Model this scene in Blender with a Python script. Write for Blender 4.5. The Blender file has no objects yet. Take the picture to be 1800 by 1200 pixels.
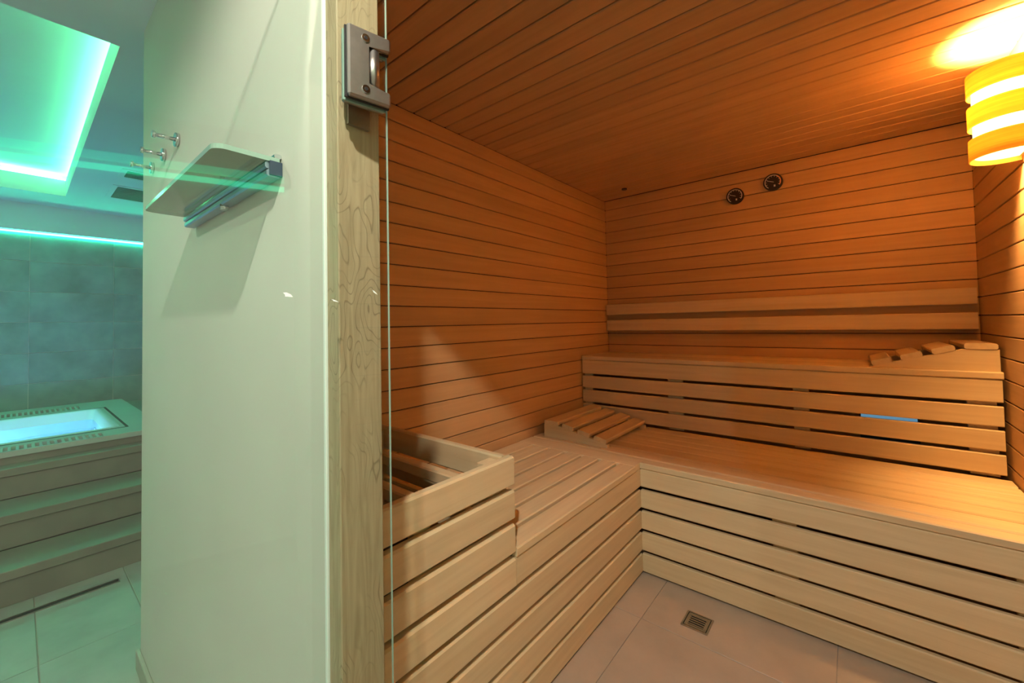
import bpy, bmesh, math, random
from mathutils import Vector, Matrix

random.seed(7)
S = bpy.context.scene
COL = S.collection

# ------------------------------------------------------------------ camera
def add_camera():
    cd = bpy.data.cameras.new('camera')
    cd.sensor_fit = 'HORIZONTAL'
    cd.sensor_width = 36.0
    cd.lens = 14.4446
    cd.shift_y = -0.02913
    cd.clip_start = 0.02
    cam = bpy.data.objects.new('camera', cd)
    COL.objects.link(cam)
    yaw, pitch, roll = 0.69186, 0.02769, -0.01954
    f = Vector((-math.sin(yaw) * math.cos(pitch), math.cos(yaw) * math.cos(pitch), math.sin(pitch)))
    r0 = Vector((math.cos(yaw), math.sin(yaw), 0))
    u0 = r0.cross(f)
    r = math.cos(roll) * r0 + math.sin(roll) * u0
    u = -math.sin(roll) * r0 + math.cos(roll) * u0
    m = Matrix((r, u, -f)).transposed().to_4x4()
    m.translation = (1.505, -3.017, 1.198)
    cam.matrix_world = m
    S.camera = cam
add_camera()

# ------------------------------------------------------------------ world, exposure
w = bpy.data.worlds.new('world')
S.world = w
w.use_nodes = True
w.node_tree.nodes['Background'].inputs[0].default_value = (0.5, 0.55, 0.55, 1)
w.node_tree.nodes['Background'].inputs[1].default_value = 0.02
S.view_settings.view_transform = 'Standard'
S.view_settings.look = 'None'
S.view_settings.exposure = 0.95
S.view_settings.gamma = 1.0
S.view_settings.use_curve_mapping = False
S.cycles.use_denoising = True
S.cycles.max_bounces = 8
S.cycles.transparent_max_bounces = 24
S.cycles.sample_clamp_indirect = 6.0

# light levels (each lamp is created by its own fixture below)
DOWNLIGHT_W = 58.0
DOWNLIGHT_FILL_W = 18.0
SAUNA_LAMP_W = 84.0
LED_COVE = 32.0
LED_COFFER = 18.0
POOL_LAMP_W = 13.0
GREEN = (0.02, 1.0, 0.55)
WARM = (1.0, 0.56, 0.20)
WHITE = (1.0, 0.95, 0.82)

# ------------------------------------------------------------------ materials
def nmat(name):
    m = bpy.data.materials.new(name)
    m.use_nodes = True
    nt = m.node_tree
    return m, nt, nt.nodes['Principled BSDF']

def N(nt, t, **k):
    n = nt.nodes.new(t)
    for a, b in k.items():
        setattr(n, a, b)
    return n

def ramp(nt, stops):
    r = N(nt, 'ShaderNodeValToRGB')
    e = r.color_ramp.elements
    while len(e) < len(stops):
        e.new(0.5)
    for i, (p, c) in enumerate(stops):
        e[i].position = p
        e[i].color = (*c, 1)
    return r

def wood(name, c_dark, c_light, axis, rough=0.5, across=26, along=1.3, var=0.16, figure=0.0):
    m, nt, b = nmat(name)
    L = nt.links.new
    tc = N(nt, 'ShaderNodeTexCoord')
    oi = N(nt, 'ShaderNodeObjectInfo')
    mul = N(nt, 'ShaderNodeVectorMath', operation='SCALE')
    mul.inputs[0].default_value = (7.3, 11.1, 5.7)
    L(oi.outputs['Random'], mul.inputs['Scale'])
    add = N(nt, 'ShaderNodeVectorMath', operation='ADD')
    L(tc.outputs['Object'], add.inputs[0]); L(mul.outputs[0], add.inputs[1])
    mp = N(nt, 'ShaderNodeMapping')
    sc = [across] * 3
    sc[axis] = along
    mp.inputs['Scale'].default_value = sc
    L(add.outputs[0], mp.inputs[0])
    n1 = N(nt, 'ShaderNodeTexNoise')
    n1.inputs['Scale'].default_value = 1.6
    n1.inputs['Detail'].default_value = 5
    n1.inputs['Distortion'].default_value = 0.5 + figure * 3
    L(mp.outputs[0], n1.inputs['Vector'])
    r = ramp(nt, [(0.3, c_dark), (0.7, c_light)])
    L(n1.outputs['Fac'], r.inputs[0])
    # slow tone drift along the board
    mp2 = N(nt, 'ShaderNodeMapping')
    s2 = [5.0] * 3; s2[axis] = 0.9
    mp2.inputs['Scale'].default_value = s2
    L(add.outputs[0], mp2.inputs[0])
    n2 = N(nt, 'ShaderNodeTexNoise'); n2.inputs['Scale'].default_value = 1.0
    L(mp2.outputs[0], n2.inputs['Vector'])
    hsv = N(nt, 'ShaderNodeHueSaturation')
    mr = N(nt, 'ShaderNodeMapRange')
    mr.inputs[3].default_value = 1 - var; mr.inputs[4].default_value = 1 + var
    ad = N(nt, 'ShaderNodeMath', operation='ADD')
    L(oi.outputs['Random'], ad.inputs[0]); L(n2.outputs['Fac'], ad.inputs[1])
    hf = N(nt, 'ShaderNodeMath', operation='MULTIPLY'); hf.inputs[1].default_value = 0.5
    L(ad.outputs[0], hf.inputs[0]); L(hf.outputs[0], mr.inputs[0])
    L(mr.outputs[0], hsv.inputs['Value']); L(r.outputs[0], hsv.inputs['Color'])
    col = hsv.outputs[0]
    if figure:
        # cathedral figure: contour lines of a stretched noise
        mp3 = N(nt, 'ShaderNodeMapping')
        s3 = [16.0] * 3; s3[axis] = 5.5
        mp3.inputs['Scale'].default_value = s3
        L(add.outputs[0], mp3.inputs[0])
        n3 = N(nt, 'ShaderNodeTexNoise'); n3.inputs['Scale'].default_value = 1.0
        n3.inputs['Detail'].default_value = 2
        L(mp3.outputs[0], n3.inputs['Vector'])
        k = N(nt, 'ShaderNodeMath', operation='MULTIPLY'); k.inputs[1].default_value = 22
        L(n3.outputs['Fac'], k.inputs[0])
        fr = N(nt, 'ShaderNodeMath', operation='FRACT'); L(k.outputs[0], fr.inputs[0])
        r3 = ramp(nt, [(0.0, (0, 0, 0)), (0.78, (0, 0, 0)), (0.9, (1, 1, 1)), (1.0, (0, 0, 0))])
        L(fr.outputs[0], r3.inputs[0])
        n4 = N(nt, 'ShaderNodeTexNoise'); n4.inputs['Scale'].default_value = 9
        L(add.outputs[0], n4.inputs['Vector'])
        r4 = ramp(nt, [(0.42, (0, 0, 0)), (0.6, (1, 1, 1))]); L(n4.outputs['Fac'], r4.inputs[0])
        mm = N(nt, 'ShaderNodeMath', operation='MULTIPLY')
        L(r3.outputs[0], mm.inputs[0]); L(r4.outputs[0], mm.inputs[1])
        m2 = N(nt, 'ShaderNodeMath', operation='MULTIPLY'); m2.inputs[1].default_value = figure
        L(mm.outputs[0], m2.inputs[0])
        mx = N(nt, 'ShaderNodeMix', data_type='RGBA')
        L(m2.outputs[0], mx.inputs[0]); L(col, mx.inputs[6])
        mx.inputs[7].default_value = (c_dark[0] * 0.45, c_dark[1] * 0.45, c_dark[2] * 0.45, 1)
        col = mx.outputs[2]
    L(col, b.inputs['Base Color'])
    b.inputs['Roughness'].default_value = rough
    b.inputs['Specular IOR Level'].default_value = 0.25
    bp = N(nt, 'ShaderNodeBump'); bp.inputs['Strength'].default_value = 0.08
    bp.inputs['Distance'].default_value = 0.002
    L(n1.outputs['Fac'], bp.inputs['Height']); L(bp.outputs[0], b.inputs['Normal'])
    return m

WALLW = [wood('alder_panel_' + 'xyz'[a], (0.575, 0.345, 0.160), (0.65, 0.40, 0.19), a, 0.5, 24, 1.0, 0.13) for a in range(3)]
BENCHW = [wood('aspen_' + 'xyz'[a], (0.69, 0.515, 0.295), (0.77, 0.60, 0.36), a, 0.5, 30, 1.6, 0.11) for a in range(3)]
OAKW = wood('oak_frame', (0.37, 0.27, 0.165), (0.50, 0.38, 0.245), 2, 0.45, 40, 3.0, 0.06, figure=0.7)
VENEER = None

def plain(name, col, rough=0.5, metal=0.0, noise=0.0, nscale=6.0, bump=0.0, spec=0.5):
    m, nt, b = nmat(name)
    L = nt.links.new
    b.inputs['Base Color'].default_value = (*col, 1)
    b.inputs['Roughness'].default_value = rough
    b.inputs['Metallic'].default_value = metal
    b.inputs['Specular IOR Level'].default_value = spec
    if noise:
        tc = N(nt, 'ShaderNodeTexCoord'); oi = N(nt, 'ShaderNodeObjectInfo')
        mul = N(nt, 'ShaderNodeVectorMath', operation='SCALE'); mul.inputs[0].default_value = (9.1, 4.7, 6.3)
        L(oi.outputs['Random'], mul.inputs['Scale'])
        add = N(nt, 'ShaderNodeVectorMath', operation='ADD')
        L(tc.outputs['Object'], add.inputs[0]); L(mul.outputs[0], add.inputs[1])
        n = N(nt, 'ShaderNodeTexNoise'); n.inputs['Scale'].default_value = nscale
        n.inputs['Detail'].default_value = 7; n.inputs['Roughness'].default_value = 0.62
        L(add.outputs[0], n.inputs['Vector'])
        lo = tuple(max(0, c * (1 - noise)) for c in col); hi = tuple(min(1, c * (1 + noise)) for c in col)
        r = ramp(nt, [(0.3, lo), (0.7, hi)])
        L(n.outputs['Fac'], r.inputs[0]); L(r.outputs[0], b.inputs['Base Color'])
        if bump:
            bp = N(nt, 'ShaderNodeBump'); bp.inputs['Strength'].default_value = bump
            bp.inputs['Distance'].default_value = 0.003
            L(n.outputs['Fac'], bp.inputs['Height']); L(bp.outputs[0], b.inputs['Normal'])
    return m

def emit(name, col, strength):
    m, nt, b = nmat(name)
    b.inputs['Base Color'].default_value = (*col, 1)
    b.inputs['Emission Color'].default_value = (*col, 1)
    b.inputs['Emission Strength'].default_value = strength
    return m

def thin_glass(name, tint, refl=0.045):
    m, nt, b = nmat(name)
    L = nt.links.new
    out = nt.nodes['Material Output']
    nt.nodes.remove(b)
    tr = N(nt, 'ShaderNodeBsdfTransparent'); tr.inputs[0].default_value = (*tint, 1)
    gl = N(nt, 'ShaderNodeBsdfGlossy'); gl.inputs['Roughness'].default_value = 0.0
    lw = N(nt, 'ShaderNodeLayerWeight'); lw.inputs['Blend'].default_value = 0.5
    pw = N(nt, 'ShaderNodeMath', operation='POWER'); pw.inputs[1].default_value = 5
    L(lw.outputs['Facing'], pw.inputs[0])
    ma = N(nt, 'ShaderNodeMath', operation='MULTIPLY_ADD')
    ma.inputs[1].default_value = 1 - refl; ma.inputs[2].default_value = refl
    L(pw.outputs[0], ma.inputs[0])
    mx = N(nt, 'ShaderNodeMixShader')
    L(ma.outputs[0], mx.inputs[0]); L(tr.outputs[0], mx.inputs[1]); L(gl.outputs[0], mx.inputs[2])
    L(mx.outputs[0], out.inputs[0])
    return m

def translucent(name, col, fac_trans, emission=0.0, ecol=None, grain=False):
    m, nt, b = nmat(name)
    L = nt.links.new
    out = nt.nodes['Material Output']
    nt.nodes.remove(b)
    d = N(nt, 'ShaderNodeBsdfDiffuse'); t = N(nt, 'ShaderNodeBsdfTranslucent')
    d.inputs[0].default_value = (*col, 1); t.inputs[0].default_value = (*col, 1)
    if grain:
        tc = N(nt, 'ShaderNodeTexCoord'); mp = N(nt, 'ShaderNodeMapping')
        mp.inputs['Scale'].default_value = (4, 4, 160)
        L(tc.outputs['Object'], mp.inputs[0])
        n = N(nt, 'ShaderNodeTexNoise'); n.inputs['Scale'].default_value = 1.0; n.inputs['Detail'].default_value = 4
        L(mp.outputs[0], n.inputs['Vector'])
        r = ramp(nt, [(0.3, tuple(c * 0.72 for c in col)), (0.7, col)])
        L(n.outputs['Fac'], r.inputs[0]); L(r.outputs[0], d.inputs[0]); L(r.outputs[0], t.inputs[0])
    mx = N(nt, 'ShaderNodeMixShader'); mx.inputs[0].default_value = fac_trans
    L(d.outputs[0], mx.inputs[1]); L(t.outputs[0], mx.inputs[2])
    last = mx.outputs[0]
    if emission:
        e = N(nt, 'ShaderNodeEmission'); e.inputs[0].default_value = (*(ecol or col), 1)
        e.inputs[1].default_value = emission
        a = N(nt, 'ShaderNodeAddShader'); L(last, a.inputs[0]); L(e.outputs[0], a.inputs[1]); last = a.outputs[0]
    L(last, out.inputs[0])
    return m

PLASTER = plain('white_plaster', (0.645, 0.61, 0.55), 0.7, noise=0.03, nscale=3)
CEILPAINT = plain('ceiling_paint', (0.74, 0.76, 0.76), 0.8, noise=0.03, nscale=2)
STONE = plain('greige_tile', (0.40, 0.375, 0.335), 0.42, noise=0.14, nscale=4.5, bump=0.05)
FLOORT = plain('sauna_floor_tile', (0.47, 0.38, 0.295), 0.4, noise=0.10, nscale=5, bump=0.04)
WALLT = plain('slate_wall_tile', (0.205, 0.30, 0.295), 0.45, noise=0.28, nscale=3.2, bump=0.12)
STEPS = plain('step_tile', (0.225, 0.195, 0.155), 0.4, noise=0.16, nscale=4, bump=0.05)
GROUT = plain('grout', (0.36, 0.315, 0.26), 0.9)
GROUTL = plain('light_grout', (0.50, 0.52, 0.50), 0.9)
DARKW = plain('dark_cavity', (0.045, 0.026, 0.016), 0.9)
STEEL = plain('brushed_steel', (0.47, 0.43, 0.395), 0.34, 1.0, noise=0.1, nscale=40)
CHROME = plain('chrome', (0.72, 0.74, 0.76), 0.12, 1.0)
BLUESTEEL = plain('blue_grey_steel', (0.36, 0.44, 0.53), 0.38, 0.8)
BLACK = plain('black_plastic', (0.02, 0.018, 0.018), 0.35)
DIAL = plain('dial_black', (0.018, 0.015, 0.016), 0.5)
DIALW = plain('dial_print', (0.75, 0.70, 0.66), 0.5)
DIALR = plain('dial_orange', (0.9, 0.42, 0.22), 0.5)
ROCK = plain('olivine_stone', (0.10, 0.10, 0.115), 0.8, noise=0.4, nscale=14, bump=0.6)
ACRYL = plain('white_acrylic', (0.80, 0.82, 0.86), 0.2)
RIM = plain('spa_rim', (0.44, 0.46, 0.42), 0.35, noise=0.06, nscale=5)
GRATE = plain('overflow_grate', (0.50, 0.53, 0.49), 0.4)
SLOT = plain('black_slot', (0.012, 0.016, 0.015), 0.8)
VENTM = plain('vent_mesh', (0.055, 0.07, 0.075), 0.6)
SKIRT = plain('skirting_tile', (0.42, 0.40, 0.33), 0.45, noise=0.1, nscale=8)
GLASS = thin_glass('clear_glass', (0.955, 0.985, 0.965), 0.042)
SHELFG = thin_glass('shelf_glass', (0.47, 0.49, 0.43), 0.035)
GLASSEDGE = plain('glass_edge', (0.33, 0.45, 0.38), 0.15)
GLINT_BEAD = plain('white_glint', (0.85, 0.87, 0.84), 0.6)  # white of the painted lamp glints on the pane, shared by the corner bead
LEDM = emit('led_green', GREEN, LED_COVE)
LEDC = emit('led_green_coffer', (0.14, 1.0, 0.43), LED_COFFER)
LENS = emit('downlight_lens', WHITE, 6.0)
POOLLENS = emit('pool_lamp_lens', (0.8, 0.9, 1.0), 1.5)
BLUEP = emit('blue_lamp_cover', (0.16, 0.36, 0.55), 0.30)
BULB = emit('lamp_bulb', (1.0, 0.72, 0.32), 30.0)
DIFF = translucent('lamp_diffuser', (0.92, 0.85, 0.66), 0.85, 0.45, (1.0, 0.78, 0.34))
BAND = translucent('lamp_veneer', (0.95, 0.68, 0.24), 0.42, 0.0, grain=True)

# ------------------------------------------------------------------ helpers
def link(name, me, mat=None, parent=None, loc=(0, 0, 0), rot=None, kind=None):
    o = bpy.data.objects.new(name, me)
    COL.objects.link(o)
    if mat is not None and me is not None and not me.materials:
        me.materials.append(mat)
    o.location = loc
    if rot: o.rotation_euler = rot
    if parent is not None: o.parent = parent
    if kind: o['kind'] = kind
    return o

def thing(name, label, cat, loc=(0, 0, 0), rz=0.0, group=None):
    o = link(name, None, loc=loc, rot=(0, 0, rz))
    o.empty_display_size = 0.05
    o['label'] = label; o['category'] = cat
    if group: o['group'] = group
    return o

def struct(name, label=None, loc=(0, 0, 0), rz=0.0):
    o = link(name, None, loc=loc, rot=(0, 0, rz), kind='structure')
    o.empty_display_size = 0.05
    if label: o['label'] = label
    return o

def bm_mesh(bm, name, smooth=False):
    bmesh.ops.recalc_face_normals(bm, faces=bm.faces)
    me = bpy.data.meshes.new(name)
    bm.to_mesh(me); bm.free()
    if smooth:
        for p in me.polygons: p.use_smooth = True
    return me

def bx(bm, x, y, z):
    vs = [bm.verts.new((a, b, c)) for c in z for b in y for a in x]
    for f in ((0, 1, 3, 2), (4, 6, 7, 5), (0, 4, 5, 1), (2, 3, 7, 6), (0, 2, 6, 4), (1, 5, 7, 3)):
        bm.faces.new([vs[i] for i in f])

CACHE = {}
def bar_mesh(dx, dy, dz, ch, mat):
    """box centred on the origin whose long edges are chamfered"""
    key = (round(dx, 4), round(dy, 4), round(dz, 4), round(ch, 4), mat.name)
    if key in CACHE: return CACHE[key]
    d = (dx, dy, dz)
    ax = max(range(3), key=lambda i: d[i])
    i, j = [k for k in range(3) if k != ax]
    a, b = d[i] / 2, d[j] / 2
    c = min(ch, a * 0.45, b * 0.45)
    prof = [(-a + c, -b), (a - c, -b), (a, -b + c), (a, b - c), (a - c, b), (-a + c, b), (-a, b - c), (-a, -b + c)]
    bm = bmesh.new()
    ends = []
    for s in (-1, 1):
        ring = []
        for p, q in prof:
            v = [0, 0, 0]; v[ax] = s * d[ax] / 2; v[i] = p; v[j] = q
            ring.append(bm.verts.new(v))
        ends.append(ring)
    for k in range(8):
        bm.faces.new((ends[0][k], ends[0][(k + 1) % 8], ends[1][(k + 1) % 8], ends[1][k]))
    bm.faces.new(ends[0]); bm.faces.new(ends[1])
    me = bm_mesh(bm, 'bar')
    me.materials.append(mat)
    CACHE[key] = me
    return me

def board(name, parent, mats, x, y, z, ch=0.003, rot=None):
    """a board between world limits x, y, z; parent sits unrotated at parent.location"""
    d = (x[1] - x[0], y[1] - y[0], z[1] - z[0])
    ax = max(range(3), key=lambda i: d[i])
    mat = mats[ax] if isinstance(mats, list) else mats
    c = Vector(((x[0] + x[1]) / 2, (y[0] + y[1]) / 2, (z[0] + z[1]) / 2))
    o = link(name, bar_mesh(*d, ch, mat), None, parent, c - (parent.location if parent else Vector()), rot)
    return o

def boxes(name, mat, parent, lims, kind=None, loc=(0, 0, 0)):
    bm = bmesh.new()
    for x, y, z in lims: bx(bm, x, y, z)
    off = Vector(loc) if parent is None else parent.location
    bmesh.ops.translate(bm, verts=bm.verts, vec=-Vector(off))
    return link(name, bm_mesh(bm, name), mat, parent, loc if parent is None else (0, 0, 0), kind=kind)

def cyl(name, mat, parent, loc, r, h, axis=2, seg=24, r2=None, smooth=True, bevel=0.0):
    bm = bmesh.new()
    bmesh.ops.create_cone(bm, cap_ends=True, segments=seg, radius1=r, radius2=r if r2 is None else r2, depth=h)
    if bevel:
        es = [e for e in bm.edges if abs(e.verts[0].co.z - e.verts[1].co.z) < 1e-6]
        bmesh.ops.bevel(bm, geom=es, offset=bevel, segments=2, affect='EDGES')
    if axis == 0: bmesh.ops.rotate(bm, verts=bm.verts, matrix=Matrix.Rotation(math.pi / 2, 3, 'Y'))
    if axis == 1: bmesh.ops.rotate(bm, verts=bm.verts, matrix=Matrix.Rotation(math.pi / 2, 3, 'X'))
    me = bm_mesh(bm, name)
    if smooth:
        for p in me.polygons: p.use_smooth = len(p.vertices) == 4
    return link(name, me, mat, parent, loc)

def prism(name, mat, parent, prof, axis, lo, hi, ch=0.0):
    """extrude a 2-D outline; axis 1: prof=(x,z) along y, axis 2: prof=(x,y) along z, axis 0: prof=(y,z) along x"""
    bm = bmesh.new()
    rings = []
    for t in (lo, hi):
        ring = []
        for p, q in prof:
            v = {0: (t, p, q), 1: (p, t, q), 2: (p, q, t)}[axis]
            ring.append(bm.verts.new(v))
        rings.append(ring)
    n = len(prof)
    for k in range(n):
        bm.faces.new((rings[0][k], rings[0][(k + 1) % n], rings[1][(k + 1) % n], rings[1][k]))
    bm.faces.new(rings[0]); bm.faces.new(rings[1])
    if ch: bmesh.ops.bevel(bm, geom=list(bm.edges), offset=ch, segments=1, affect='EDGES')
    return link(name, bm_mesh(bm, name), mat, parent)

def ring_mesh(name, r0, r1, z0, z1, a0=0.0, a1=2 * math.pi, seg=48):
    """annular wall, optionally an arc (flat ends closed)"""
    bm = bmesh.new()
    full = abs(a1 - a0 - 2 * math.pi) < 1e-6
    n = seg if full else seg + 1
    R = []
    for k in range(n):
        a = a0 + (a1 - a0) * k / seg
        c, s = math.cos(a), math.sin(a)
        R.append([bm.verts.new((r * c, r * s, z)) for r, z in ((r0, z0), (r1, z0), (r1, z1), (r0, z1))])
    for k in range(seg):
        A, B = R[k], R[(k + 1) % n]
        for q in range(4):
            bm.faces.new((A[q], A[(q + 1) % 4], B[(q + 1) % 4], B[q]))
    if not full:
        bm.faces.new(R[0]); bm.faces.new(R[-1])
    me = bm_mesh(bm, name)
    return me

# ================================================================== SETTING
W, H, YF = 1.985, 2.160, -2.600         # sauna inside: width, height, inner face of the front wall
Z0, PZ = 1.013, 0.0893                  # panel grooves

# --- sauna panelling, one board each
gz = [0.0] + [Z0 + k * PZ for k in range(-11, 13)] + [H]
wl = struct('wall_left', 'left sauna wall of horizontal reddish wood panel boards')
boxes('backing', DARKW, wl, [((-0.05, -0.0115), (YF, 0.05), (0, 2.25))])
wb = struct('wall_back', 'back sauna wall of horizontal reddish wood panel boards')
boxes('backing', DARKW, wb, [((-0.05, W + 0.05), (0.0115, 0.05), (0, 2.25))])
wr = struct('wall_right', 'right sauna wall of horizontal reddish wood panel boards')
boxes('backing', DARKW, wr, [((W + 0.0115, W + 0.05), (YF, 0.05), (0, 2.25))])
for a, b in zip(gz[:-1], gz[1:]):
    z = (a + 0.0018, b - 0.0018)
    board('panel_board', wl, WALLW, (-0.012, 0.0), (YF, -0.0005), z, 0.0030)
    board('panel_board', wb, WALLW, (0.0005, W - 0.0005), (0.0, 0.012), z, 0.0030)
    board('panel_board', wr, WALLW, (W, W + 0.012), (YF, -0.0005), z, 0.0030)
cs = struct('ceiling_sauna', 'sauna ceiling of reddish wood panel boards')
boxes('backing', DARKW, cs, [((-0.05, W + 0.05), (YF, 0.05), (H + 0.0125, H + 0.04))])
y = 0.0
yy = [0.0] + [-1.962 + 0.0925 * k for k in range(20, -8, -1) if -1.962 + 0.0925 * k < -0.02] + [YF]
for a, b in zip(yy[:-1], yy[1:]):
    board('ceiling_board', cs, WALLW, (-0.002, W + 0.002), (b + 0.0026, a - 0.0026), (H, H + 0.013), 0.0045)

# --- floor slab with tiles on it
fl = struct('floor', 'floor of large greige stone tiles')
boxes('grout_bed', GROUT, fl, [((-4.0, 3.2), (-5.7, 0.1), (-0.08, -0.003))])
def tile(parent, mat, x, y, z, ch=0.0015, name='tile'):
    board(name, parent, mat, x, y, z, ch)
g = 0.0015
for x0, x1 in ((0.195, 0.81), (0.81, 1.425), (1.425, 2.04)):
    for y0, y1 in ((-2.63, -2.015), (-2.015, -1.40), (-1.40, -0.785)):
        tile(fl, FLOORT, (x0 + g, x1 - g), (y0 + g, y1 - g), (-0.012, 0.0))
for i in range(-3, 6):
    for j in range(-9, 4):
        x0 = -0.79 + 0.60 * i; y0 = -2.66 + 0.295 * j
        x1 = x0 + 0.60; y1 = y0 + 0.295
        if y1 > -2.62 and (x1 > -0.2): continue
        if x1 < -1.45: continue
        x0 = max(x0, -1.42); x1 = min(x1, 3.1)
        if x0 > 3.0 : continue
        tile(fl, STONE, (x0 + g, x1 - g), (y0 + g, y1 - g), (-0.012, 0.0))

# --- hall walls
YW = -2.725
XD0, XD1, ZD = 0.915, 1.735, 1.965      # door opening (outside of the frame)
boxes('wall_front', PLASTER, None, [((-0.478, XD0), (YW, -2.664), (0, 2.31)),
                                   ((XD0, XD1), (YW, -2.664), (ZD, 2.31)),
                                   ((XD1, 3.12), (YW, -2.664), (0, 2.31))], 'structure')
boxes('wall_lining', WALLW[0], None, [((-0.012, 0.80), (-2.663, YF), (0, H)),
                                     ((0.80, XD1 + 0.005), (-2.663, YF), (ZD, H)),
                                     ((XD1 + 0.005, W + 0.012), (-2.663, YF), (0, H))], 'structure')
boxes('wall_partition', PLASTER, None, [((-0.478, -0.36), (-2.664, 0.1), (0, 2.31))], 'structure')
boxes('wall_hall_right', PLASTER, None, [((3.10, 3.2), (-5.7, YW), (0, 2.45))], 'structure')
boxes('wall_hall_back', PLASTER, None, [((-4.0, 3.2), (-5.8, -5.6), (0, 2.6))], 'structure')
boxes('wall_pool_end', STEPS, None, [((-4.0, -0.478), (-1.30, -1.20), (0, 2.6))], 'structure')
bb = boxes('baseboard_front', SKIRT, None, [((-0.490, XD0 - 0.004), (YW - 0.012, YW), (0, 0.066))], 'structure')
m = bb.modifiers.new('edge', 'BEVEL'); m.width = 0.002; m.segments = 1

# --- tiled pool wall
XP = -3.90
wp = struct('wall_pool', 'grey stone tiled wall behind the spa pool')
boxes('grout_bed', GROUTL, wp, [((XP - 0.1, XP - 0.004), (-5.7, -1.2), (0, 2.6))])
rows = [0.50 + 0.2615 * k for k in range(7)]
rows[-1] = 2.062
for j in range(-6, 4):
    y0 = -2.948 + 0.52 * (j - 0)
    if y0 < -4.8: continue
    for z0, z1 in zip(rows[:-1], rows[1:]):
        board('tile', wp, WALLT, (XP - 0.012, XP), (y0 + 0.002, min(y0 + 0.518, -1.32)), (z0 + 0.0018, z1 - 0.0018), 0.0015)
boxes('cove_band', CEILPAINT, wp, [((XP - 0.004, XP + 0.022), (-5.6, -1.3), (2.066, 2.31))])

# --- hall ceiling with the lit coffer
CX0, CX1, CY0, CY1, CZ = -3.40, -0.65, -4.70, -2.77, 2.30
CT = 2.430                              # top of the lip; the lit panel floats above it
boxes('ceiling_hall', CEILPAINT, None, [
    ((-4.0, CX0), (-5.7, 0.1), (CZ, CT)),
    ((CX1, -0.478), (-5.7, 0.1), (CZ, CT)),
    ((-0.478, 3.2), (-5.7, YW + 0.1), (CZ, CT)),
    ((CX0, CX1), (CY1, 0.1), (CZ, CT)),
    ((CX0, CX1), (-5.7, CY0), (CZ, CT))], 'structure')
CG = 0.075
boxes('ceiling_coffer', CEILPAINT, None, [
    ((CX0 - CG, CX1 + CG), (CY0 - CG, CY1 + CG), (CT + 0.05, CT + 0.09)),
    ((CX0 - CG - 0.02, CX0 - CG), (CY0 - CG, CY1 + CG), (CT + 0.001, CT + 0.09)),
    ((CX1 + CG, CX1 + CG + 0.02), (CY0 - CG, CY1 + CG), (CT + 0.001, CT + 0.09)),
    ((CX0 - CG, CX1 + CG), (CY1 + CG, CY1 + CG + 0.02), (CT + 0.001, CT + 0.09)),
    ((CX0 - CG, CX1 + CG), (CY0 - CG - 0.02, CY0 - CG), (CT + 0.001, CT + 0.09))], 'structure')

# --- oak door frame
tf = struct('trim_1', 'oak door frame of the sauna with swirling grain')
board('jamb', tf, OAKW, (XD0 + 0.003, 0.952), (YW - 0.004, -2.662), (0, 1.932), 0.0015)
board('corner_bead', tf, GLINT_BEAD, (XD0 - 0.004, XD0 + 0.0028), (YW - 0.007, YW - 0.0003), (0, 1.96), 0.001)
board('jamb', tf, OAKW, (1.70, XD1 - 0.003), (YW - 0.004, -2.662), (0, 1.932), 0.0015)
OAKX = wood('oak_frame_head', (0.37, 0.27, 0.165), (0.50, 0.38, 0.245), 0, 0.45, 40, 3.0, 0.06, figure=0.7)
board('head_jamb', tf, OAKX, (XD0 + 0.003, XD1 - 0.003), (YW - 0.004, -2.662), (1.932, 1.962), 0.0015)

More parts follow.
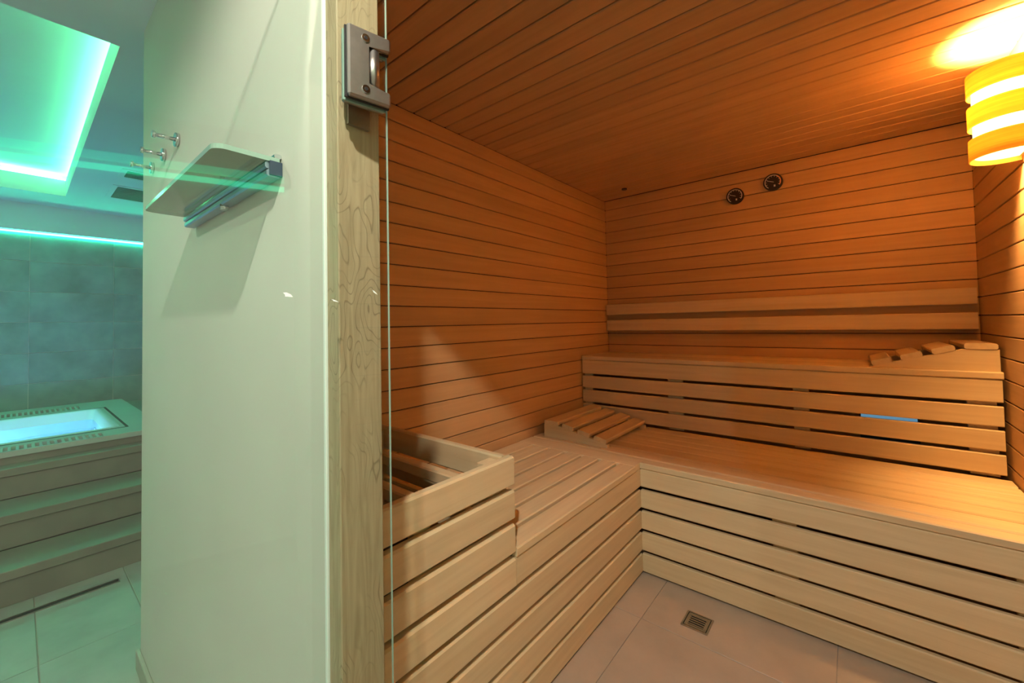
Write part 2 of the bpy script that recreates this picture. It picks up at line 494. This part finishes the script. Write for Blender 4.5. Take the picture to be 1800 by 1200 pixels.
# --- frameless glass door, swung open past square
ang = math.atan2(-math.cos(math.radians(10.3)), -math.sin(math.radians(10.3)))
dr = struct('door_1', 'frameless clear glass sauna door swung wide open on a steel hinge', (0.987, -2.672, 0), ang)
def glass_slab(name, parent, x, y, z, thin_axis, face, edge):
    bm = bmesh.new(); bx(bm, x, y, z)
    me = bm_mesh(bm, name)
    me.materials.append(face); me.materials.append(edge)
    for p in me.polygons:
        p.material_index = 0 if abs(p.normal[thin_axis]) > 0.5 else 1
    return link(name, me, None, parent)
glass_slab('glass_pane', dr, (0.0, 0.72), (-0.003, 0.003), (0.012, 1.925), 1, GLASS, GLASSEDGE)
def hinge(zc):
    hz = link('hinge', None, None, dr, (0, 0, zc)); hz.empty_display_size = 0.02
    prof = [(-0.001, -0.050), (0.060, -0.050), (0.060, 0.050), (-0.001, 0.050), (-0.001, 0.029),
            (0.034, 0.029), (0.034, -0.029), (-0.001, -0.029)]
    for s, nm in ((1, 'clamp_plate'), (-1, 'clamp_plate')):
        a, b = (0.0065, 0.0155) if s > 0 else (-0.0155, -0.0065)
        prism(nm, STEEL, hz, prof, 1, a, b, 0.0028)
        prism('gasket', BLACK if s > 0 else GLASSEDGE, hz, [(p + (0.0015 if p > .05 else 0), q) for p, q in prof], 1, *((0.0031, 0.0064) if s > 0 else (-0.0064, -0.0031)))
    cyl('barrel', STEEL, hz, (0.022, 0.006, 0.0), 0.0085, 0.056, bevel=0.002)
    for q in (-0.036, 0.036):
        s = cyl('screw', CHROME, hz, (0.036, 0.0160, q), 0.0055, 0.002, axis=1, seg=16)
        cyl('screw_socket', BLACK, hz, (0.036, 0.0168, q), 0.0026, 0.0015, axis=1, seg=6, smooth=False)
    # leaf screwed to the jamb reveal
    leaf = bmesh.new()
    bx(leaf, (0.9522, 0.9585), (-2.716, -2.682), (-0.073, 0.073))
    bx(leaf, (0.9585, 0.978), (-2.706, -2.690), (-0.026, 0.026))
    Mi = (Matrix.Translation(dr.location) @ Matrix.Rotation(ang, 4, 'Z')).inverted()
    bmesh.ops.transform(leaf, matrix=Mi, verts=leaf.verts)
    link('wall_leaf', bm_mesh(leaf, 'wall_leaf'), STEEL, hz)
hinge(1.562)
hinge(0.30)
# lamp reflections in the pane, painted on as little white flecks
def glint(px, pz, r, tilt, pts):
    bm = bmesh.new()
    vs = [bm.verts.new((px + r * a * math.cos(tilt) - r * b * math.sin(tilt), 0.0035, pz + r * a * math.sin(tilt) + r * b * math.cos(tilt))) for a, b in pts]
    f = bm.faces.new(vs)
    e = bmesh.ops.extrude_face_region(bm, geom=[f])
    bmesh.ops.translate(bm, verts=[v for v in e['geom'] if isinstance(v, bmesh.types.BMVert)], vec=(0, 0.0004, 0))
    link('white_glint', bm_mesh(bm, 'white_glint'), GLINT_BEAD, dr)
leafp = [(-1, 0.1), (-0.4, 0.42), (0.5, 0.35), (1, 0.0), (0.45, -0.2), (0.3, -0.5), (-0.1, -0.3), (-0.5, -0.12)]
glint(0.132, 1.238, 0.0062, 0.5, leafp)
glint(0.076, 1.232, 0.0052, 0.4, [(a, b * 0.42) for a, b in leafp])
glint(0.022, 1.245, 0.0050, 0.75, [(a, b * 0.5) for a, b in leafp])

# ================================================================== SAUNA BENCHES
AX = 0.700       # face of the left bench
YB = -1.108      # face of the lower bench
ZL = 0.520       # lower seat
YU = -0.435      # face of the upper bench
ZU = 0.956
lb = thing('lower_bench', 'lower L-shaped pale wooden sauna bench with slatted front', 'bench', (1.0, -1.0, 0))
for k in range(5):
    z = (0.008 + 0.0995 * k, 0.008 + 0.0995 * k + 0.0845)
    board('front_board', lb, BENCHW, (AX, W - 0.006), (YB, YB + 0.022), z, 0.004)
    board('front_board', lb, BENCHW, (AX - 0.022, AX), (YF + 0.01 if k < 4 else -2.046, YB), z, 0.004)
# seat boards running along the back wall
ys = [-1.108, -1.043, -0.935, -0.826, -0.728, -0.641, -0.535, -0.43]
for i, (a, b) in enumerate(zip(ys[:-1], ys[1:])):
    x0 = 0.012 if i > 0 else AX - 0.13
    if i == 0:
        board('seat_nosing', lb, BENCHW, (AX, W - 0.006), (a - 0.004, b - 0.0060), (ZL - 0.028, ZL), 0.004)
    else:
        board('seat_board', lb, BENCHW, (0.012, W - 0.006), (a + 0.0065, b - 0.0065), (ZL - 0.028, ZL), 0.005)
# seat of the left arm: end rail, slats with open slots
board('seat_end_rail', lb, BENCHW, (0.012, AX - 0.0005), (-1.172, -1.0465), (ZL - 0.028, ZL), 0.003)
xs = [0.012, 0.117, 0.220, 0.325, 0.424, 0.522, 0.617, AX + 0.004]
for i, (a, b) in enumerate(zip(xs[:-1], xs[1:])):
    nm = 'seat_nosing' if i == 6 else 'seat_slat'
    board(nm, lb, BENCHW, (a + (0.0085 if i else 0), b - (0.0085 if i < 6 else 0)), (-2.046, -1.173), (ZL - 0.028, ZL), 0.004)
# frame seen through the gaps
for x0, x1 in ((1.231, 1.312), (1.86, 1.95)):
    board('batten', lb, BENCHW, (x0, x1), (YB + 0.023, YB + 0.045), (0.0, ZL - 0.029), 0.002)
for y0, y1 in ((-1.55, -1.47), (-2.02, -1.94)):
    board('batten', lb, BENCHW, (AX - 0.045, AX - 0.023), (y0, y1), (0.0, ZL - 0.029), 0.002)
for z in (0.30, 0.45):
    board('bearer', lb, BENCHW, (0.02, AX - 0.05), (-1.25, -1.21), (z, z + 0.04), 0.002)

ub = thing('upper_bench', 'upper pale wooden sauna bench against the back wall', 'bench', (1.0, -0.2, ZL))
pz = (ZU - 0.030 - ZL - 0.010) / 4
for k in range(4):
    z0 = ZL + 0.014 + pz * k
    board('front_board', ub, BENCHW, (0.008, W - 0.016), (YU, YU + 0.022), (z0, z0 + pz - 0.016 if k < 3 else ZU - 0.0305), 0.004)
board('seat_nosing', ub, BENCHW, (0.008, W - 0.012), (YU - 0.004, YU + 0.085), (ZU - 0.029, ZU), 0.004)
for k in range(3):
    y0 = YU + 0.088 + 0.115 * k
    board('seat_board', ub, BENCHW, (0.008, W - 0.012), (y0, y0 + 0.112), (ZU - 0.029, ZU), 0.003)
for x0, x1 in ((0.012, 0.075), (0.600, 0.690), (1.250, 1.318), (1.870, 1.955)):
    board('batten', ub, BENCHW, (x0, x1), (YU + 0.023, YU + 0.045), (ZL + 0.001, ZU - 0.030), 0.002)

# --- backrest: two rails on standoffs
br = thing('backrest_rail', 'two pale horizontal backrest boards mounted above upper bench', 'backrest', (1.0, 0.0, 1.11))
board('rail', br, BENCHW, (0.010, W - 0.012), (-0.044, -0.022), (1.246, 1.328), 0.004)
board('rail', br, BENCHW, (0.010, W - 0.012), (-0.044, -0.022), (1.122, 1.206), 0.004)
for x in (0.30, 1.0, 1.68):
    board('standoff', br, BENCHW, (x, x + 0.06), (-0.0215, -0.0003), (1.262, 1.312), 0.002)
    board('standoff', br, BENCHW, (x, x + 0.06), (-0.0215, -0.0003), (1.14, 1.19), 0.002)

# --- headrests
def headrest(label, x0, y0, y1, zb, mirror, hi, drop):
    t = thing('headrest', label, 'headrest', (x0, y0, zb))
    Lx = 0.41
    flat, th = 0.105, 0.024
    sgn = -1 if mirror else 1
    def P(u): return sgn * u
    top = [(0.0, hi - th), (flat, hi - th), (Lx, max(0.004, hi - th - drop)), (Lx, 0.0), (0.0, 0.0)]
    prof = [(P(u), v) for u, v in top]
    for a, b in ((0.0, 0.022), (y1 - y0 - 0.022, y1 - y0)):
        prism('side_board', BENCHW[0], t, prof, 1, a, b, 0.001)
    th_ang = math.atan2(drop, Lx - flat)
    n = 3
    me = None
    ln = y1 - y0 + 0.006
    o = link('slat', bar_mesh(flat - 0.008, ln, th, 0.005, BENCHW[1]), None, t, (P(flat / 2), ln / 2 - 0.003, hi - th / 2 + 0.0005))
    pitch = (Lx - flat) / n
    for i in range(n):
        u = flat + 0.009 + pitch * (i + 0.5)
        v = hi - th / 2 + 0.001 - drop * (u - flat) / (Lx - flat)
        link('slat', bar_mesh(pitch - 0.027, ln, th, 0.005, BENCHW[1]), None, t, (P(u), ln / 2 - 0.003, v), (0, sgn * th_ang, 0))
    return t
headrest('slatted wooden headrest lying on lower bench in the left corner', 0.066, -1.000, -0.470, ZL, False, 0.098, 0.056)
headrest('slatted wooden headrest lying on upper bench beside the right wall', W - 0.014, -0.410, -0.060, ZU, True, 0.116, 0.090)

# --- heater guard and heater
hg = thing('heater_guard', 'pale wooden slatted guard box around the sauna heater', 'guard', (0.35, -2.3, 0.40))
for k in range(4):
    z = (0.406 + 0.101 * k, 0.406 + 0.101 * k + (0.085 if k < 3 else 0.086))
    board('front_board', hg, BENCHW, (AX - 0.026, AX + 0.002), (YF + 0.010, -2.052), z, 0.005)
    if k >= 1:
        board('side_board', hg, BENCHW, (0.012, AX - 0.028), (-2.078, -2.052), z, 0.005)
board('corner_post', hg, BENCHW, (AX - 0.075, AX - 0.027), (-2.135, -2.079), (0.41, 0.783), 0.003)
board('corner_post', hg, BENCHW, (0.012, 0.055), (-2.135, -2.079), (0.41, 0.783), 0.003)
board('batten', hg, BENCHW, (AX - 0.048, AX - 0.0265), (-2.40, -2.35), (0.41, 0.70), 0.002)
board('cross_rail', hg, BENCHW, (0.012, AX - 0.078), (-2.175, -2.140), (0.700, 0.738), 0.004)
board('cross_rail', hg, BENCHW, (0.012, AX - 0.030), (-2.345, -2.312), (0.700, 0.738), 0.004)

ht = thing('sauna_heater', 'dark sauna heater with grey stones inside the wooden guard', 'heater', (0.34, -2.46, 0.20))
boxes('casing', BLACK, ht, [((0.10, 0.125), (-2.58, -2.355), (0.20, 0.66)), ((0.56, 0.585), (-2.58, -2.355), (0.20, 0.66)),
                            ((0.125, 0.56), (-2.58, -2.56), (0.20, 0.66)), ((0.125, 0.56), (-2.375, -2.355), (0.20, 0.66)),
                            ((0.125, 0.56), (-2.56, -2.375), (0.20, 0.58))])
def rock_mesh(seed):
    rnd = random.Random(seed)
    bm = bmesh.new()
    bmesh.ops.create_icosphere(bm, subdivisions=1, radius=1)
    for v in bm.verts:
        v.co *= rnd.uniform(0.78, 1.12)
    me = bm_mesh(bm, 'stone'); me.materials.append(ROCK)
    return me
RK = [rock_mesh(s) for s in range(5)]
k = 0
for lay, z in enumerate((0.605, 0.655)):
    for i in range(7 - lay):
        for j in range(3 - lay):
            o = link('stone', RK[k % 5], None, ht, (0.165 + 0.060 * (i + 0.5 * lay) - 0.34, -2.525 + 0.058 * (j + 0.5 * lay) + 2.46, z - 0.20), (k, k * 1.7, k * 0.6))
            s = 0.029 + 0.004 * ((k * 37) % 5) / 5
            o.scale = (s, s * 0.9, s * 0.85); k += 1

# --- wall lamp with three veneer hoops
LC = Vector((W - 0.044, -0.85, 0))
lz = [1.738, 1.853, 1.968]
RL = 0.098
lamp = thing('wall_lamp', 'round wall lamp with three bent wood bands glowing orange', 'lamp', (LC.x, LC.y, 1.742))
cut = math.acos(0.042 / RL)             # the hoops are open where they meet the wall
for zb in lz:
    me = ring_mesh('wood_band', RL - 0.003, RL, zb - 1.742, zb - 1.742 + 0.074, cut, 2 * math.pi - cut, 56)
    o = link('wood_band', me, BAND, lamp)
me = ring_mesh('diffuser', RL - 0.0145, RL - 0.0125, 0.010, 0.285, cut + 0.02, 2 * math.pi - cut - 0.02, 48)
link('diffuser', me, DIFF, lamp)
boxes('back_plate', BENCHW[2], lamp, [((W - 0.012, W - 0.0003), (LC.y - 0.075, LC.y + 0.075), (1.75, 2.01))])
cyl('lamp_holder', DIALW, lamp, (0.035, 0, 0.14), 0.018, 0.03, axis=0)
bm = bmesh.new(); bmesh.ops.create_uvsphere(bm, u_segments=20, v_segments=12, radius=0.026)
link('bulb', bm_mesh(bm, 'bulb', True), BULB, lamp, (-0.012, 0, 0.14))
ld = bpy.data.lights.new('lamp_light', 'POINT')
ld.energy = SAUNA_LAMP_W; ld.color = WARM; ld.shadow_soft_size = 0.04
lo = link('lamp_light', ld, None, lamp, (-0.045, 0, 0.175))

# --- gauges
def gauge(label, x, z, r, red):
    t = thing('wall_gauge', label, 'gauge', (x, 0.0, z), group=None)
    cyl('case', BLACK, t, (0, -0.011, 0), r, 0.021, axis=1, seg=40, bevel=0.002)
    def disc_ring(name, r0, r1, y0, y1, a0, a1, mat, parent, seg=40):
        me = ring_mesh(name, r0, r1, 0, y1 - y0, a0, a1, seg)
        me.transform(Matrix.Rotation(math.pi / 2, 4, 'X'))
        return link(name, me, mat, parent, (0, y0, 0))
    disc_ring('bezel', r * 0.90, r * 1.0, -0.0215, -0.0185, 0, 2 * math.pi, CHROME if False else BLACK, t)
    d = cyl('dial', DIAL, t, (0, -0.0218, 0), r * 0.90, 0.0012, axis=1, seg=40)
    split = math.radians(60) if red else math.radians(-35)
    disc_ring('scale_arc', r * 0.76, r * 0.84, -0.001, 0.0, split, math.radians(235), DIALW, d)
    if red:
        disc_ring('red_arc', r * 0.72, r * 0.84, -0.001, 0.0, math.radians(-35), split, DIALR, d)
    bm = bmesh.new()
    for q in range(10):
        a = math.radians(-30 + 26 * q)
        b2 = bmesh.new(); bx(b2, (-r * 0.02, r * 0.02), (-0.0016, -0.0008), (r * 0.60, r * 0.74))
        b2.transform(Matrix.Rotation(a - math.pi / 2, 4, Vector((0, -1, 0))))
        mm = bpy.data.meshes.new('t'); b2.to_mesh(mm); b2.free(); bm.from_mesh(mm); bpy.data.meshes.remove(mm)
    link('scale_ticks', bm_mesh(bm, 'scale_ticks'), DIALW, d)
    bm = bmesh.new(); bx(bm, (-r * 0.03, r * 0.03), (-0.0024, -0.0014), (-r * 0.1, r * 0.62))
    bm.transform(Matrix.Rotation(math.radians(158) - math.pi / 2, 4, Vector((0, -1, 0))))
    link('needle', bm_mesh(bm, 'needle'), DIALW, d)
    bm = bmesh.new(); bx(bm, (r * 0.08, r * 0.26), (-0.0014, -0.0008), (-r * 0.60, -r * 0.36))
    link('emblem', bm_mesh(bm, 'emblem'), DIALW, d)
gauge('black round dial gauge on back wall, lower and further left', 0.937, 2.000, 0.051, False)
gauge('black round dial gauge on back wall, higher with orange scale end', 1.150, 2.043, 0.052, True)

# --- ceiling sensor
t = thing('ceiling_sensor', 'small dark round sensor in the ceiling corner', 'sensor', (0.262, -0.215, H))
me = ring_mesh('collar', 0.019, 0.026, -0.006, -0.0002, seg=24); link('collar', me, WALLW[0], t)
cyl('probe', BLACK, t, (0, 0, -0.006), 0.0185, 0.016, seg=20)

# --- floor drain
t = thing('floor_drain', 'square steel floor drain with slotted grate between the benches', 'drain', (0.993, -1.289, 0))
h = 0.049
boxes('drain_frame', STEEL, t, [((0.993 - h, 0.993 + h), (-1.289 - h, -1.289 - h + 0.006), (0.0003, 0.004)),
                                ((0.993 - h, 0.993 + h), (-1.289 + h - 0.006, -1.289 + h), (0.0003, 0.004)),
                                ((0.993 - h, 0.993 - h + 0.006), (-1.289 - h + 0.006, -1.289 + h - 0.006), (0.0003, 0.004)),
                                ((0.993 + h - 0.006, 0.993 + h), (-1.289 - h + 0.006, -1.289 + h - 0.006), (0.0003, 0.004))])
boxes('drain_well', SLOT, t, [((0.993 - h + 0.006, 0.993 + h - 0.006), (-1.289 - h + 0.006, -1.289 + h - 0.006), (0.0003, 0.0008))])
lims = []
x0, x1, y0, y1 = 0.993 - 0.040, 0.993 + 0.040, -1.289 - 0.040, -1.289 + 0.040
lims += [((x0, x0 + 0.012), (y0, y1), (0.0009, 0.0038)), ((x1 - 0.012, x1), (y0, y1), (0.0009, 0.0038))]
for q in lims: boxes('grate_edge', STEEL, t, [q])
for i in range(6):
    wv = 0.0062 if 0 < i < 5 else (0.010 if i == 0 else 0.018)
    c0 = y0 + 0.0128 * i
    boxes('grate_bar', STEEL, t, [((x0 + 0.012, x1 - 0.012), (c0, min(c0 + wv, y1)), (0.0009, 0.0038))])

# --- blue lamp behind the upper bench front
t = thing('blue_light_box', 'pale blue lit box showing through the upper bench gap', 'light', (1.62, -0.36, ZL))
boxes('housing', BLACK, t, [((1.515, 1.725), (-0.375, -0.33), (ZL, 0.79))])
boxes('cover', BLUEP, t, [((1.520, 1.718), (-0.380, -0.3755), (0.66, 0.785))])

# ================================================================== HALL FITTINGS
# --- glass shelf
X0, X1 = 0.214, 0.752
sh = thing('glass_shelf', 'narrow smoked glass wall shelf on a chrome rail', 'shelf', (0.483, YW, 1.485))
bm = bmesh.new()
out = [(X0, YW - 0.004), (X1, YW - 0.004)]
for cx, cy, a0 in ((X1 - 0.018, YW - 0.100 + 0.018, 0), (X0 + 0.018, YW - 0.100 + 0.018, -90)):
    for q in range(7):
        a = math.radians(a0 - 15 * q)
        out.append((cx + 0.018 * math.cos(a), cy + 0.018 * math.sin(a)))
rings = []
for z in (1.481, 1.489):
    rings.append([bm.verts.new((x - 0.483, y - YW, z - 1.485)) for x, y in out])
n = len(out)
bm.faces.new(rings[0]); bm.faces.new(rings[1])
for q in range(n):
    bm.faces.new((rings[0][q], rings[0][(q + 1) % n], rings[1][(q + 1) % n], rings[1][q]))
me = bm_mesh(bm, 'glass_plate'); me.materials.append(SHELFG); me.materials.append(GLASSEDGE)
for p in me.polygons: p.material_index = 0 if abs(p.normal.z) > 0.5 else 1
link('glass_plate', me, None, sh)
board('clamp_rail', sh, BLUESTEEL, (X0 + 0.002, X1 - 0.003), (YW - 0.026, YW - 0.0005), (1.4690, 1.4805), 0.004)
board('clamp_rail', sh, BLUESTEEL, (X0 + 0.002, X1 - 0.002), (YW - 0.024, YW - 0.0005), (1.4555, 1.4680), 0.004)
board('stop_rail', sh, CHROME, (X0 + 0.002, X1 - 0.002), (YW - 0.012, YW - 0.0005), (1.4895, 1.497), 0.003)
boxes('end_cap', plain('cap_blue', (0.03, 0.045, 0.085), 0.5), sh, [((X1 - 0.002, X1 + 0.002), (YW - 0.020, YW - 0.0005), (1.458, 1.482))])
for x in (0.50,):
    cyl('clamp_screw', CHROME, sh, (x - 0.483, -0.016, 1.452 - 1.485), 0.008, 0.010, seg=18)

# --- wall hooks
def hook(x, z, label):
    t = thing('wall_hook', label, 'hook', (x, YW, z), group='round chrome wall hooks')
    cyl('wall_plate', CHROME, t, (0, -0.005, 0), 0.0195, 0.009, axis=1, bevel=0.001)
    cyl('stem', CHROME, t, (0, -0.030, 0), 0.0055, 0.044, axis=1, seg=18)
    cyl('knob', CHROME, t, (0, -0.055, 0), 0.0095, 0.008, axis=1, bevel=0.001)
hook(0.036, 1.739, 'chrome peg hook on white wall, nearest to the glass shelf')
hook(-0.130, 1.742, 'chrome peg hook on white wall, middle one of three')
hook(-0.300, 1.745, 'chrome peg hook on white wall, nearest to the pool')

# --- spa pool
SY0 = -4.60
sp = thing('spa_pool', 'sunken white spa pool with pale rim beside the tiled wall', 'pool', (-2.95, -3.4, 0))
RX0, RX1, RY1, ZR = -3.895, -2.065, -2.37, 0.550
BX0, BX1, BY1 = -3.375, -2.335, -2.575
BY0 = -4.40
bm = bmesh.new()
# rim plate with an opening: four slabs
GX0, GX1 = -3.70, -3.52        # rear overflow channel
FX0, FX1 = -2.205, -2.095      # front overflow channel
GY1 = -2.665
lims = [((RX0, GX0), (SY0, RY1)), ((GX0, GX1), (GY1, RY1)), ((GX1, BX0), (SY0, RY1)),
        ((BX0, BX1), (BY1, RY1)), ((BX0, BX1), (SY0, BY0)), ((BX1, FX0), (SY0, RY1)),
        ((FX0, FX1), (GY1, RY1)), ((FX1, RX1), (SY0, RY1))]
boxes('rim', RIM, sp, [(x, y, (0.520, ZR)) for x, y in lims])
boxes('rim_seam', SLOT, sp, [((BX0 - 0.05, BX0 - 0.036), (BY0, BY1 + 0.05), (ZR, ZR + 0.001)), ((BX1 + 0.036, BX1 + 0.05), (BY0, BY1 + 0.05), (ZR, ZR + 0.001)),
                             ((BX0 - 0.036, BX1 + 0.036), (BY1 + 0.036, BY1 + 0.05), (ZR, ZR + 0.001))])
for (a, b), nm in (((GX0, GX1), 'overflow_channel'), ((FX0, FX1), 'overflow_channel')):
    boxes(nm, SLOT, sp, [((a, b), (SY0, GY1), (0.500, 0.522))])
for a, b in ((GX0, GX1), (FX0, FX1)):
    n = 0
    yb = GY1 - 0.016
    while yb > -3.40:
        board('grate_bar', sp, GRATE, (a, b), (yb - 0.013, yb), (0.528, ZR), 0.002)
        yb -= 0.029; n += 1
    rest = []
    while yb > SY0 + 0.02:
        rest.append(((a, b), (yb - 0.013, yb), (0.528, ZR))); yb -= 0.029
    boxes('grate_bars_far', GRATE, sp, rest, kind='stuff')
# basin: wall lip, seat ledge, deep well
def rect(bm, x0, x1, y0, y1, z, r, seg=5):
    pts = []
    for cx, cy, a0 in ((x1 - r, y1 - r, 0), (x0 + r, y1 - r, 90), (x0 + r, y0 + r, 180), (x1 - r, y0 + r, 270)):
        for q in range(seg + 1):
            a = math.radians(a0 + 90 * q / seg)
            pts.append(bm.verts.new((cx + r * math.cos(a) + 2.95, cy + r * math.sin(a) + 3.4, z)))
    return pts
bm = bmesh.new()
prof = [(-0.012, 0.551, 0.05), (0.0, 0.556, 0.05), (0.02, 0.545, 0.05), (0.07, 0.30, 0.08), (0.24, 0.285, 0.08), (0.30, 0.05, 0.08)]
loops = [rect(bm, BX0 + d, BX1 - d, BY0 + d, BY1 - d, z, r) for d, z, r in prof]
for A, B in zip(loops[:-1], loops[1:]):
    for q in range(len(A)):
        bm.faces.new((A[q], A[(q + 1) % len(A)], B[(q + 1) % len(A)], B[q]))
bm.faces.new(loops[-1])
me = bm_mesh(bm, 'basin', True)
link('basin', me, ACRYL, sp)
# lounger block standing in the basin
o = boxes('seat_block', ACRYL, sp, [((-2.80, -2.45), (-3.40, -2.99), (0.06, 0.455))])
m = o.modifiers.new('soft', 'BEVEL'); m.width = 0.03; m.segments = 3
# jets in the end wall
for x in (-3.05, -2.78, -2.62):
    cyl('jet', CHROME, sp, (x + 2.95, BY1 - 0.045 + 3.4, 0.44), 0.016, 0.01, axis=1, seg=18)
WATERM, nt, b = nmat('water')
nt.nodes.remove(b)
tr = N(nt, 'ShaderNodeBsdfTransparent'); tr.inputs[0].default_value = (0.24, 0.62, 0.82, 1)
gl = N(nt, 'ShaderNodeBsdfGlossy'); gl.inputs['Roughness'].default_value = 0.06
fr = N(nt, 'ShaderNodeFresnel'); fr.inputs[0].default_value = 1.33
nz = N(nt, 'ShaderNodeTexNoise'); nz.inputs['Scale'].default_value = 7
bp = N(nt, 'ShaderNodeBump'); bp.inputs['Strength'].default_value = 0.15; bp.inputs['Distance'].default_value = 0.02
nt.links.new(nz.outputs['Fac'], bp.inputs['Height']); nt.links.new(bp.outputs[0], gl.inputs['Normal'])
mx = N(nt, 'ShaderNodeMixShader')
nt.links.new(fr.outputs[0], mx.inputs[0]); nt.links.new(tr.outputs[0], mx.inputs[1]); nt.links.new(gl.outputs[0], mx.inputs[2])
nt.links.new(mx.outputs[0], nt.nodes['Material Output'].inputs[0])
bm = bmesh.new()
bm.faces.new(rect(bm, BX0 + 0.032, BX1 - 0.032, BY0 + 0.032, BY1 - 0.032, 0.478, 0.05))
link('water', bm_mesh(bm, 'water'), WATERM, sp)
# underwater lamps
for x, y in ((-3.20, -3.25), (-2.52, -3.75), (-2.85, -2.80)):
    cyl('pool_lamp', POOLLENS, sp, (x + 2.95, y + 3.4, 0.310), 0.035, 0.008, seg=20)
    ld = bpy.data.lights.new('pool_light', 'POINT'); ld.energy = POOL_LAMP_W / 3; ld.color = (0.58, 0.80, 1.0); ld.shadow_soft_size = 0.03
    link('pool_light', ld, None, sp, (x + 2.95, y + 3.4, 0.36))
boxes('plinth', STEPS, sp, [((RX1 - 0.03, RX1 - 0.012), (SY0, -1.32), (0.0, 0.519))])
boxes('end_ledge', STEPS, sp, [((RX0, RX1 - 0.012), (RY1 + 0.003, -1.32), (0.47, 0.519))])

# --- steps up to the pool
st = thing('pool_steps', 'three dark greige tiled steps up to the spa pool', 'steps', (-1.7, -3.0, 0))
for k, (xn, zt, xb) in enumerate(((-1.372, 0.157, -1.66), (-1.655, 0.320, -1.96), (-1.955, 0.480, -2.074))):
    board('tread', st, STEPS, (xb, xn), (SY0, -1.32), (zt - 0.042, zt), 0.003)
    zb = (0.0, 0.157, 0.320)[k]
    board('riser', st, STEPS, (xn - 0.032, xn - 0.014), (SY0, -1.32), (zb + 0.0004, zt - 0.0425), 0.001)

# --- linear drain in the hall floor
t = thing('linear_drain', 'long narrow steel channel drain before the pool steps', 'drain', (-1.246, -3.4, 0))
boxes('channel', SLOT, t, [((-1.262, -1.234), (-4.2, -2.692), (0.0002, 0.0010))])
boxes('steel_edge', STEEL, t, [((-1.268, -1.261), (-4.2, -2.690), (0.0002, 0.004)), ((-1.235, -1.230), (-4.2, -2.690), (0.0002, 0.004)),
                               ((-1.261, -1.235), (-2.693, -2.690), (0.0002, 0.004))])

# --- ceiling vents
def vent(label, x0, x1, y0, y1):
    t = thing('ceiling_vent', label, 'vent', ((x0 + x1) / 2, (y0 + y1) / 2, CZ))
    fz = (CZ - 0.004, CZ - 0.0003)
    b_ = 0.03
    boxes('vent_frame', CEILPAINT, t, [((x0 - b_, x1 + b_), (y0 - b_, y0), fz), ((x0 - b_, x1 + b_), (y1, y1 + b_), fz),
                                       ((x0 - b_, x0), (y0, y1), fz), ((x1, x1 + b_), (y0, y1), fz)])
    boxes('vent_back', SLOT, t, [((x0, x1), (y0, y1), (CZ - 0.0015, CZ - 0.0005))])
    n = max(4, int((x1 - x0) / 0.028))
    for i in range(n):
        xa = x0 + (x1 - x0) * (i + 0.25) / n
        board('louvre', t, VENTM, (xa, xa + (x1 - x0) * 0.55 / n), (y0, y1), (CZ - 0.0040, CZ - 0.0018), 0.0005)
vent('dark ceiling vent grille, larger one closer to the tiled wall', -3.165, -2.775, -2.532, -2.10)
vent('dark ceiling vent grille, narrower one closer to the white wall', -2.475, -2.310, -2.536, -2.10)

# --- green LED lines
t = thing('led_strip', 'green glowing LED line along the top of the tiled wall', 'light strip', (XP, -3.4, 2.05))
boxes('led_tube', LEDM, t, [((XP + 0.002, XP + 0.012), (-5.5, -1.32), (2.047, 2.059))])
t = thing('led_strip', 'green LED lighting strip around the recessed ceiling panel', 'light strip', (-2.0, -3.7, CT - 0.02))
zz = (CT + 0.001, CT + 0.013)
for lim in (((CX0 - 0.040, CX0 - 0.022), (CY0, CY1), zz), ((CX0 - 0.02, CX1 + 0.02), (CY1 + 0.022, CY1 + 0.040), zz),
            ((CX0 - 0.02, CX1 + 0.02), (CY0 - 0.040, CY0 - 0.022), zz), ((CX1 + 0.022, CX1 + 0.040), (CY0, CY1), zz)):
    boxes('led_tube', LEDC, t, [lim])
t = thing('led_strip', 'green LED line on the hall wall opposite the pool', 'light strip', (3.08, -3.8, 2.03))
boxes('led_tube', emit('led_green_soft', (0.05, 1.0, 0.5), 3.0), t, [((3.085, 3.098), (-5.5, YW - 0.05), (1.985, 2.012))])
boxes('led_tube', emit('led_green_faint', (0.05, 1.0, 0.5), 1.1), t, [((3.085, 3.098), (-5.5, YW - 0.05), (2.035, 2.075))])

# --- recessed downlights in the hall ceiling, two of them added as fill
def downlight(x, y, watt, label):
    t = thing('downlight', label, 'downlight', (x, y, CZ), group='recessed hall downlights')
    link('trim_ring', ring_mesh('trim_ring', 0.040, 0.052, -0.005, -0.0003, seg=32), STEEL, t)
    cyl('lens', LENS, t, (0, 0, -0.0015), 0.039, 0.002, seg=32)
    ld = bpy.data.lights.new('downlight_beam', 'SPOT')
    ld.energy = watt; ld.color = WHITE; ld.shadow_soft_size = 0.022
    ld.spot_size = math.radians(168); ld.spot_blend = 0.35
    link('downlight_beam', ld, None, t, (0, 0, -0.012))
downlight(1.50, -3.15, DOWNLIGHT_W, 'recessed white downlight above the sauna door')
downlight(0.10, -4.40, DOWNLIGHT_FILL_W, 'added unseen fill downlight in the middle of the hall')  # unseen lamp, added to lighten the pool steps
downlight(2.30, -4.60, DOWNLIGHT_FILL_W, 'added unseen fill downlight by the far hall corner')  # second unseen lamp, added for fill
